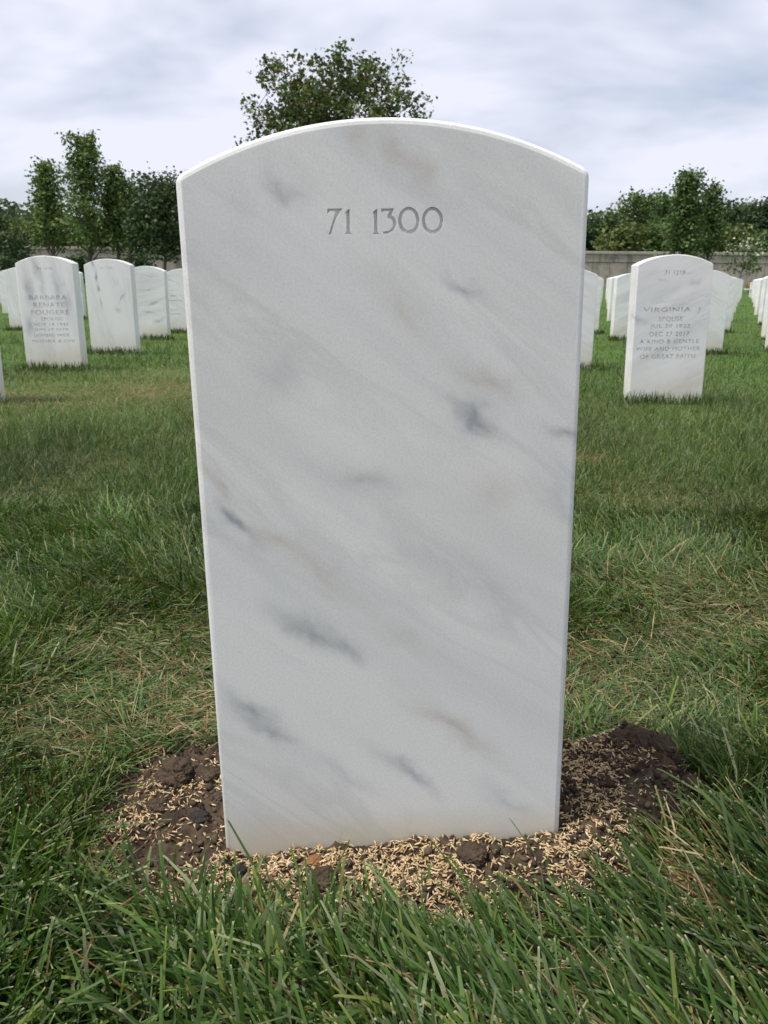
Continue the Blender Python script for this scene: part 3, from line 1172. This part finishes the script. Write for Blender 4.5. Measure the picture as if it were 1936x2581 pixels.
def seed_dens(x, y):
    c = fnoise(x * 17, y * 17, 101, 3)
    d = np.clip((c - 0.36) * 4.0, 0.05, 1)
    front = np.exp(-((y - 0.645) / 0.04) ** 2) * 0.6
    rgt = np.exp(-(((x - 0.245) / 0.06) ** 2 + ((y - 0.78) / 0.09) ** 2)) * 0.4
    bare = np.exp(-(((x - 0.33) / 0.06) ** 2 + ((y - 0.84) / 0.06) ** 2)) + 0.7 * np.exp(-(((x + 0.2) / 0.05) ** 2 + ((y - 0.75) / 0.03) ** 2)) \
        + 0.8 * np.exp(-(((x + 0.24) / 0.06) ** 2 + ((y - 0.87) / 0.05) ** 2))
    return np.clip(d * (0.55 + front + rgt) + 0.45 * front, 0, 1) * (1 - 0.85 * np.clip(bare, 0, 1))


sx_, sy_ = scatter_soil(36000, seed_dens)
n = len(sx_)
sl = 0.0040 + 0.0050 * rng.random(n)
swd = 0.00072 + 0.00030 * rng.random(n)
yaw = rng.random(n) * 6.283
pit = rng.normal(0, 0.38, n)
d = np.stack([np.cos(yaw) * np.cos(pit), np.sin(yaw) * np.cos(pit), np.sin(pit)], -1)
s_ = np.stack([-np.sin(yaw), np.cos(yaw), np.zeros(n)], -1)
u_ = np.cross(d, s_)
c = np.stack([sx_, sy_, soil_z(sx_, sy_) + 0.0012 + 0.0022 * rng.random(n)], -1)
pts = []
for t, k in ((-.5, 0.15), (-.15, 1.0), (.2, .9), (.5, .08)):
    for a in (0, 2.094, 4.189):
        pts.append(c + d * (sl * t)[:, None] + (s_ * math.cos(a) + u_ * math.sin(a)) * (swd * k)[:, None])
V = np.stack(pts, 1).reshape(-1, 3)
q = []
for r_ in range(3):
    for a in range(3):
        b_ = (a + 1) % 3
        q.append((3 * r_ + a, 3 * r_ + b_, 3 * r_ + 3 + b_, 3 * r_ + 3 + a))
Fq = ((np.arange(n) * 12)[:, None, None] + np.array(q)[None]).reshape(-1, 4)
sc_ = np.array([(0.62, 0.46, 0.26), (0.54, 0.38, 0.20), (0.70, 0.56, 0.35), (0.42, 0.28, 0.14)])[rng.choice(4, n, p=[.4, .3, .2, .1])] * (0.8 + .35 * rng.random((n, 1)))
seedo = mesh_np('grass_seed', V, Fq, M_SEED, colors=np.repeat(sc_, 12, 0), smooth=True)
seedo['kind'] = 'stuff'

# crumbs
cx_, cy_ = scatter_soil(14000, lambda x, y: np.clip(0.3 + 1.2 * (fnoise(x * 12, y * 12, 7, 2) - .3), 0, 1))
n = len(cx_)
ico = bmesh.new()
bmesh.ops.create_icosphere(ico, subdivisions=1, radius=1)
iv_ = np.array([v.co[:] for v in ico.verts])
if_ = np.array([[v.index for v in f.verts] for f in ico.faces])
ico.free()
rad = 0.0009 + 0.0042 * rng.random(n) ** 4.0
jit = 1 + 0.5 * (rng.random((n, len(iv_))) - .5) * 2
V = iv_[None] * jit[..., None] * rad[:, None, None] * np.array((1, 1, .8)) + np.stack([cx_, cy_, soil_z(cx_, cy_) + rad * .25], -1)[:, None, :]
Fq = (np.arange(n) * len(iv_))[:, None, None] + if_[None]
cc = np.array([(0.060, 0.044, 0.032), (0.036, 0.027, 0.020), (0.098, 0.073, 0.050), (0.17, 0.085, 0.042), (0.15, 0.13, 0.10)])[rng.choice(5, n, p=[.45, .30, .21, .02, .02])]
cr_o = mesh_np('soil_crumbs', V.reshape(-1, 3), Fq.reshape(-1, 3), M_CRUMB, colors=np.repeat(cc, len(iv_), 0))
cr_o['kind'] = 'stuff'

M_CLOD = soil_mat()
M_DARK = plain('dark_stone', (0.035, 0.031, 0.028), 0.95, 0.4, 60, 0.08)
M_RUST = plain('rust_stone', (0.26, 0.115, 0.05), 0.85, 0.35, 60)


def clod(px, py, r, label, name, cat, mat, flat=0.75, seed=0, zoff=0.25):
    p = flat_pt(px, py, 0.01)
    z = float(soil_z(np.array([p[0]]), np.array([p[1]]))[0])
    bm = bmesh.new()
    bmesh.ops.create_icosphere(bm, subdivisions=5, radius=1)
    for v in bm.verts:
        c = v.co
        k = 1 + 0.55 * (fnoise(c.x * 1.3 + seed, c.y * 1.3 + c.z * 2.1, seed, 4, .6) - .5) + 0.42 * (fnoise(c.x * 4 + c.z * 3, c.y * 4 - c.z * 2 + seed, seed + 5, 3, .65) - .5) \
            + 0.22 * (fnoise(c.x * 13 + c.z * 9, c.y * 13 - c.z * 7 + seed, seed + 8, 2) - .5)
        v.co = Vector((c.x * k * r, c.y * k * r, c.z * k * r * flat))
    o = bm_obj(name, bm, mat, None, 60)
    o.location = (p[0], p[1], z + r * zoff)
    tag(o, label, cat)
    return o


clod(1612, 1902, 0.0155, 'largest reddish-brown clod of earth at the right rear edge of the soil', 'dirt_clod', 'clod', M_CLOD, .8, 3, .35)
clod(1665, 1925, 0.013, 'brown clod just right of the largest clod beside the grass', 'dirt_clod', 'clod', M_CLOD, .8, 5)
clod(1560, 1890, 0.011, 'brown clod just left of the largest clod behind the seed', 'dirt_clod', 'clod', M_CLOD, .8, 8)
clod(1740, 1965, 0.013, 'brown clod at the far right tip of the bare soil', 'dirt_clod', 'clod', M_CLOD, .8, 11)
clod(440, 1925, 0.020, 'broad dark clod of earth in the left rear of the soil', 'dirt_clod', 'clod', M_CLOD, .7, 14)
clod(525, 1920, 0.014, 'dark clod close beside the left edge of the big stone', 'dirt_clod', 'clod', M_CLOD, .7, 17)
clod(398, 1990, 0.012, 'rounded dark clod among seed left of the big stone', 'dirt_clod', 'clod', M_CLOD, .8, 19)
clod(500, 2012, 0.011, 'blackish pebble lying on the seed left of the big stone', 'pebble', 'pebble', M_DARK, .7, 23)
clod(601, 2152, 0.008, 'small blackish lump at the lower left corner of the big stone', 'pebble', 'pebble', M_DARK, .8, 29, .5)
clod(793, 2136, 0.008, 'small rust-orange pebble against the foot of the big stone', 'pebble', 'pebble', M_RUST, .8, 31, .5)
clod(610, 2163, 0.007, 'tiny rust-brown pebble just below the lower left corner lump', 'pebble', 'pebble', M_RUST, .6, 37, .3)
clod(815, 2190, 0.014, 'dark round clod in the seed in front of the big stone', 'dirt_clod', 'clod', M_CLOD, .7, 41)
clod(1190, 2165, 0.013, 'dark clod in front of the right half of the big stone', 'dirt_clod', 'clod', M_CLOD, .7, 43)


# ------------------------------------------------------------------ trees
def tube_into(V, Fc, pts, rads, sides=6):
    pts = np.asarray(pts, float)
    b0 = sum(len(v) for v in V)
    rings = []
    for i, p in enumerate(pts):
        d = pts[min(i + 1, len(pts) - 1)] - pts[max(i - 1, 0)]
        d = d / (np.linalg.norm(d) + 1e-9)
        a = np.cross(d, (0.31, 0.95, 0.05))
        a /= np.linalg.norm(a) + 1e-9
        b = np.cross(d, a)
        ang = np.arange(sides) * 2 * math.pi / sides
        rings.append(p + rads[i] * (np.cos(ang)[:, None] * a + np.sin(ang)[:, None] * b))
    V.append(np.concatenate(rings))
    for i in range(len(pts) - 1):
        for k in range(sides):
            j = (k + 1) % sides
            Fc.append((b0 + i * sides + k, b0 + i * sides + j, b0 + (i + 1) * sides + j, b0 + (i + 1) * sides + k))


def leaf_mesh(name, cen, size, cols, parent, rg):
    n = len(cen)
    a = rg.normal(size=(n, 3))
    a[:, 2] *= 0.6
    a /= np.linalg.norm(a, axis=1)[:, None]
    b = np.cross(a, rg.normal(size=(n, 3)))
    b /= np.linalg.norm(b, axis=1)[:, None] + 1e-9
    nn = np.cross(a, b)
    s = (size * (0.6 + 0.8 * rg.random(n)))[:, None]
    p0 = cen - a * s * .5
    p2 = cen + a * s * .5
    p1 = cen + b * s * .34 + nn * s * .10
    p3 = cen - b * s * .34 + nn * s * .10
    V = np.stack([p0, p1, p2, p3], 1).reshape(-1, 3)
    Fq = np.arange(n * 4).reshape(-1, 4)
    return mesh_np(name, V, Fq, M_LEAF, parent, np.repeat(cols, 4, 0))


GREENS = {'olive': [(0.080, 0.118, 0.036), (0.108, 0.152, 0.046), (0.058, 0.088, 0.030), (0.125, 0.150, 0.048)],
          'mid': [(0.088, 0.140, 0.042), (0.115, 0.178, 0.050), (0.066, 0.108, 0.036)],
          'dark': [(0.056, 0.090, 0.036), (0.074, 0.114, 0.042), (0.044, 0.072, 0.030)],
          'yellow': [(0.105, 0.135, 0.038), (0.130, 0.160, 0.045), (0.085, 0.112, 0.034)],
          'fresh': [(0.120, 0.180, 0.050), (0.155, 0.220, 0.062), (0.090, 0.140, 0.042)]}


def tree(base, H, rx, ry, label, cat='tree', name='broadleaf_tree', low=0.22, upright=0.5, limbs=26, sub=7, per=26, leaf=0.11, spread=0.20,
         pal='mid', red=0.0, seed=1, trunk_r=None, shape='round', group=None, lean=(0, 0), white=0.0, spires=0):
    rg = np.random.default_rng(seed)
    root = empty(name, tuple(base))
    tag(root, label, cat, group)
    V, Fc = [], []
    tr = trunk_r or H * 0.016
    top = np.array((lean[0], lean[1], H))
    kn = 7
    tpts = [top * (i / kn) * np.array((1, 1, .93)) + np.array((rg.normal(0, .012), rg.normal(0, .012), 0)) * H * (i > 0) for i in range(kn + 1)]
    tube_into(V, Fc, tpts, [tr * (1.35 if i == 0 else 1) * (1 - .9 * i / kn) + .004 for i in range(kn + 1)], 8)
    cen, tips = [], []
    sp_az = rg.random(max(spires, 1)) * 6.283
    for i in range(limbs):
        u = low + (0.97 - low) * ((i + rg.random() * .8) / limbs)
        az = i * 2.39996 + rg.normal(0, .3)
        if shape == 'round':
            env = math.sqrt(max(0.05, 1 - ((u - 0.55) / 0.50) ** 2))
        elif shape == 'cone':
            env = max(0.12, 1.35 * (1 - u) ** 1.05)
        else:
            env = max(.15, 1 - abs(u - .5) * .9)
        reach = env * (0.70 + 0.42 * rg.random())
        r0 = tr * (1 - .85 * u)
        st = np.array((lean[0] * u * .85, lean[1] * u * .85, H * max(u * 0.86 - 0.10 * upright, 0.03)))
        end = np.array((math.cos(az) * rx * reach + lean[0] * u, math.sin(az) * ry * reach + lean[1] * u, 0))
        end[2] = min(H * (u + 0.04 + 0.10 * upright * rg.random()), H)
        if spires and rg.random() < 0.3:
            end[2] = min(H * 1.0, end[2] + 0.18 * H * rg.random())
        mid = st * .5 + end * .5 + np.array((0, 0, (end[2] - st[2]) * (-.12 + .1 * upright)))
        pl = [st, st * .7 + mid * .3 + (0, 0, .01), mid, mid * .4 + end * .6, end]
        tube_into(V, Fc, pl, [r0 * .5 + .004, r0 * .42 + .004, r0 * .3 + .004, r0 * .18 + .003, .003], 5)
        for j in range(sub):
            t = 0.30 + 0.70 * (j + rg.random()) / sub
            p = (st * (1 - t) ** 2 + 2 * mid * t * (1 - t) + end * t * t)
            off = rg.normal(size=3) * np.array((.16 * rx, .16 * ry, .05 * H)) * (0.5 + .6 * t)
            off[2] += 0.02 * H
            q = p + off
            q[2] = min(max(q[2], H * low * .55), H * 1.0)
            tube_into(V, Fc, [p, p * .5 + q * .5 + (0, 0, .02), q], [r0 * .16 + .003, r0 * .1 + .003, .002], 4)
            tips.append(q)
        tips.append(end)
    for s in range(spires):
        h0 = H * (.62 + .3 * rg.random())
        p = np.array((math.cos(sp_az[s]) * rx * .55 * rg.random(), math.sin(sp_az[s]) * ry * .5, h0))
        for k in range(6):
            tips.append(p + np.array((rg.normal(0, .05), rg.normal(0, .05), k * .055 * H * .5)))
    tips = np.array(tips)
    cl = rg.random(len(tips))
    cen = np.repeat(tips, per, 0) + rg.normal(size=(len(tips) * per, 3)) * spread * np.array((1, 1, .85))
    P = np.array(GREENS[pal])
    cols = P[rg.choice(len(P), len(cen))] * (0.8 + 0.4 * rg.random((len(cen), 1))) * (0.78 + 0.5 * np.repeat(cl, per)[:, None])
    if red:
        k = rg.random(len(cen)) < red * (0.4 + 1.2 * (cen[:, 2] / H))
        cols[k] = np.array((0.17, 0.10, 0.04)) * (0.7 + .6 * rg.random((k.sum(), 1)))
    kp = cen[:, 2] > 0.12
    cen, cols = cen[kp], cols[kp]
    if white:
        k = (rg.random(len(cen)) < white) & (cen[:, 2] > H * .68)
        cols[k] = np.array((0.62, 0.64, 0.55)) * (0.8 + .3 * rg.random((k.sum(), 1)))
    mesh_np('trunk', np.concatenate(V), np.array(Fc), M_BARK, root, smooth=True)
    leaf_mesh('crown', cen, leaf, cols, root, rg)
    return root


def tree_px(px, top_py, Y, half_px, **kw):
    tp_ = at_depth(px, top_py, Y)
    g = float(zg(Y))
    H = tp_[2] - g
    r = half_px / F * Y * 1.03
    return tree((tp_[0], Y, g - 0.05), H + .05, r, r * .75, **kw)


# the tree whose crown rises above the big stone
tree_px(836, 146, 22.0, 190, label='leafy tree with bronze new tips rising behind the top of the big stone', limbs=46, sub=9, per=46, leaf=0.105,
        spread=0.125, pal='olive', red=0.035, seed=12, low=0.26, upright=0.8, shape='round')
# young trees in front of the wall, left
tree_px(205, 352, 41, 88, label='tallest pale-green upright tree left, with thin bare topmost shoots', limbs=34, sub=7, per=18, leaf=0.16, spread=0.17,
        pal='fresh', seed=21, low=0.30, upright=1.0, shape='cone', spires=5)
tree_px(112, 420, 42, 62, label='narrow green tree left of the tallest left tree', limbs=26, sub=6, per=18, leaf=0.17, spread=0.17, pal='fresh', seed=22,
        low=0.36, upright=1.0, shape='cone', spires=3)
tree_px(283, 428, 42, 42, label='slim spiky green tree right of the tallest left tree', limbs=24, sub=6, per=18, leaf=0.17, spread=0.16, pal='fresh', seed=23,
        low=0.38, upright=1.0, shape='cone', spires=2)
tree_px(318, 455, 43, 48, label='lower green tree between the slim spiky tree and the dark rounded tree', limbs=26, sub=6, per=20, leaf=0.18, spread=0.2,
        pal='mid', seed=24, low=0.42, upright=.8, shape='round')
tree_px(404, 448, 40, 78, label='dark rounded tree touching the left edge of the big stone', limbs=36, sub=7, per=24, leaf=0.17, spread=0.24, pal='dark', seed=25,
        low=0.34, upright=.6, shape='round')
# right
tree_px(1738, 441, 40, 62, label='dark tree with two ragged peaks above the stone numbered 71 1218', limbs=34, sub=7, per=20, leaf=0.15, spread=0.18, pal='mid',
        seed=31, low=0.34, upright=.85, shape='cone', spires=4)
tree_px(1800, 476, 41, 44, label='smaller ragged tree just right of the two-peaked dark tree', limbs=26, sub=6, per=18, leaf=0.15, spread=0.18, pal='mid', seed=32,
        low=0.4, upright=.85, shape='cone', spires=2)
tree_px(1880, 598, 38, 46, label='small thin flowering tree with white blossom before the wall', limbs=12, sub=5, per=9, leaf=0.13, spread=0.14, pal='mid', seed=33,
        low=0.42, upright=.4, shape='round', white=.30, trunk_r=.025)
# shrubs in front of the wall
for (px, ty, Y, hw, lab, sd) in [(20, 590, 44, 62, 'large dark shrub covering the wall at the left picture edge', 41),
                                 (196, 652, 46, 26, 'small dark shrub between the two nearest left headstones', 42),
                                 (345, 648, 46, 34, 'small dark shrub against the wall above the flecked headstone', 43)]:
    tree_px(px, ty, Y, hw, label=lab, cat='shrub', name='shrub', limbs=22, sub=5, per=24, leaf=0.16, spread=0.2, pal='dark', seed=sd, low=0.10, upright=.3,
            shape='oval', trunk_r=.03)
# wood behind the wall, each tree on its own
WOOD = [(18, 555, 66, 78, 'dark', 'dark bushy tree behind the wall at the left picture edge'),
        (75, 575, 58, 60, 'yellow', 'low yellow-green bush behind the wall, left'),
        (165, 560, 64, 70, 'mid', 'green bush behind the wall under the tallest left tree'),
        (260, 560, 60, 70, 'mid', 'leafy bush behind the wall beside the slim spiky tree'),
        (350, 555, 62, 70, 'fresh', 'bright green bush behind the wall left of the big stone'),
        (450, 545, 66, 80, 'dark', 'dark tree behind the wall partly covered by the big stone, left'),
        (1465, 556, 66, 62, 'dark', 'dark tree behind the wall at the right edge of the big stone'),
        (1522, 546, 70, 62, 'mid', 'rounded green tree behind the wall right of the big stone'),
        (1610, 494, 72, 62, 'mid', 'tall round-headed tree behind the wall left of the two-peaked tree'),
        (1672, 498, 76, 46, 'mid', 'round-headed tree behind the wall touching the two-peaked tree'),
        (1580, 578, 57, 66, 'yellow', 'low yellow-green bush behind the wall on the right'),
        (1660, 585, 57, 52, 'mid', 'low leafy bush behind the wall under the round-headed trees'),
        (1745, 560, 62, 70, 'dark', 'dark bush behind the wall under the two-peaked tree'),
        (1850, 520, 68, 62, 'dark', 'dark brownish tree behind the wall above the flowering tree'),
        (1925, 516, 66, 70, 'dark', 'dark broad tree behind the wall at the right picture edge'),
        (1845, 590, 57, 60, 'yellow', 'low yellowish bush behind the wall below the dark trees, right'),
        (1935, 600, 58, 50, 'mid', 'low green bush behind the wall at the right picture edge')]
for i, (px, ty, Y, hw, pal, lab) in enumerate(WOOD):
    tree_px(px, ty, Y, hw, label=lab, cat='bush' if 'bush ' in lab else 'tree', name='wood_bush' if 'bush ' in lab else 'wood_tree', limbs=30, sub=7, per=24, leaf=0.30, spread=0.36,
            pal=pal, seed=60 + i, low=0.06, upright=.4, shape='oval' if ty > 540 else 'round', trunk_r=.12, group='trees and bushes behind the wall')


# far wooded ridge that reads as one mass
def ridge():
    rg = np.random.default_rng(99)
    n = 42000
    x = (rg.random(n) * 2 - 1) * 95
    y = 88 + 60 * rg.random(n)
    lob = fnoise(x * .16, y * .16, 5, 3)
    prof = np.interp(x, [-95, -62, -48, -30, 0, 25, 40, 62, 95], [16, 13.0, 9.6, 8.0, 7.5, 8.2, 9.3, 10.5, 12])
    z = zg(y) + prof * (0.55 + 0.75 * lob) * (y / 120) * (rg.random(n) ** 0.35)
    P = np.array(GREENS['dark'] + GREENS['mid'][:1])
    col = P[rg.choice(4, n)] * (0.75 + .5 * lob[:, None])
    o = leaf_mesh('far_woods', np.stack([x, y, z], -1), np.full(n, 0.95), col, None, rg)
    o['kind'] = 'stuff'
    o['label'] = 'dark wooded ridge far behind the wall'


ridge()

# ------------------------------------------------------------------ small white cross-shaped stand and yellow flowers far down the right gap
pc = on_ground(1891, 747, 0.03)
Yc = pc[1]
ztop = at_depth(1893, 712, Yc)[2]
hC = ztop - pc[2]
zb = at_depth(1888, 729, Yc)[2] - pc[2]
wC = 11.0 / F * Yc
cr_ = empty('cross_stand', tuple(pc))
tag(cr_, 'small white cross-shaped stand at the end of the grass gap, right', 'stand')
tk = 5.0 / F * Yc
bm = bmesh.new()
box_bm(bm, -tk / 2, tk / 2, -tk / 2, tk / 2, -.05, hC)
bmesh.ops.bevel(bm, geom=list(bm.edges), offset=.004, segments=1, affect='EDGES')
bm_obj('post', bm, M_WHITE, cr_)
bm = bmesh.new()
box_bm(bm, -wC * 1.7, wC, -tk * .75, -tk * .5 - .001, zb - tk * .35, zb + tk * .35)
bm_obj('crossbar', bm, M_WHITE, cr_)

pf = on_ground(1886, 741, 0.03)
fl_root = empty('flower_bunch', tuple(pf))
tag(fl_root, 'bunch of yellow flowers behind the small white cross-shaped stand', 'flowers')
rg = np.random.default_rng(5)
fh = at_depth(1886, 714, pf[1])[2] - pf[2]
hw = 6.5 / F * pf[1]
V, Fc = [], []
heads = []
for i in range(16):
    t = np.array((rg.normal(0, hw * .5), rg.normal(0, hw * .4), fh * (.35 + .62 * rg.random())))
    tube_into(V, Fc, [(0, 0, -.02), t * .5, t], [.004, .003, .003], 4)
    heads.append(t)
mesh_np('stems', np.concatenate(V), np.array(Fc), plain('stem_green', (.06, .12, .03)), fl_root)
cen = np.repeat(np.array(heads), 14, 0) + rg.normal(size=(16 * 14, 3)) * .028
leaf_mesh('petals', cen, np.full(len(cen), .05), np.tile(np.array((.75, .46, .03)), (len(cen), 1)) * (.7 + .4 * rg.random((len(cen), 1))), fl_root, rg)
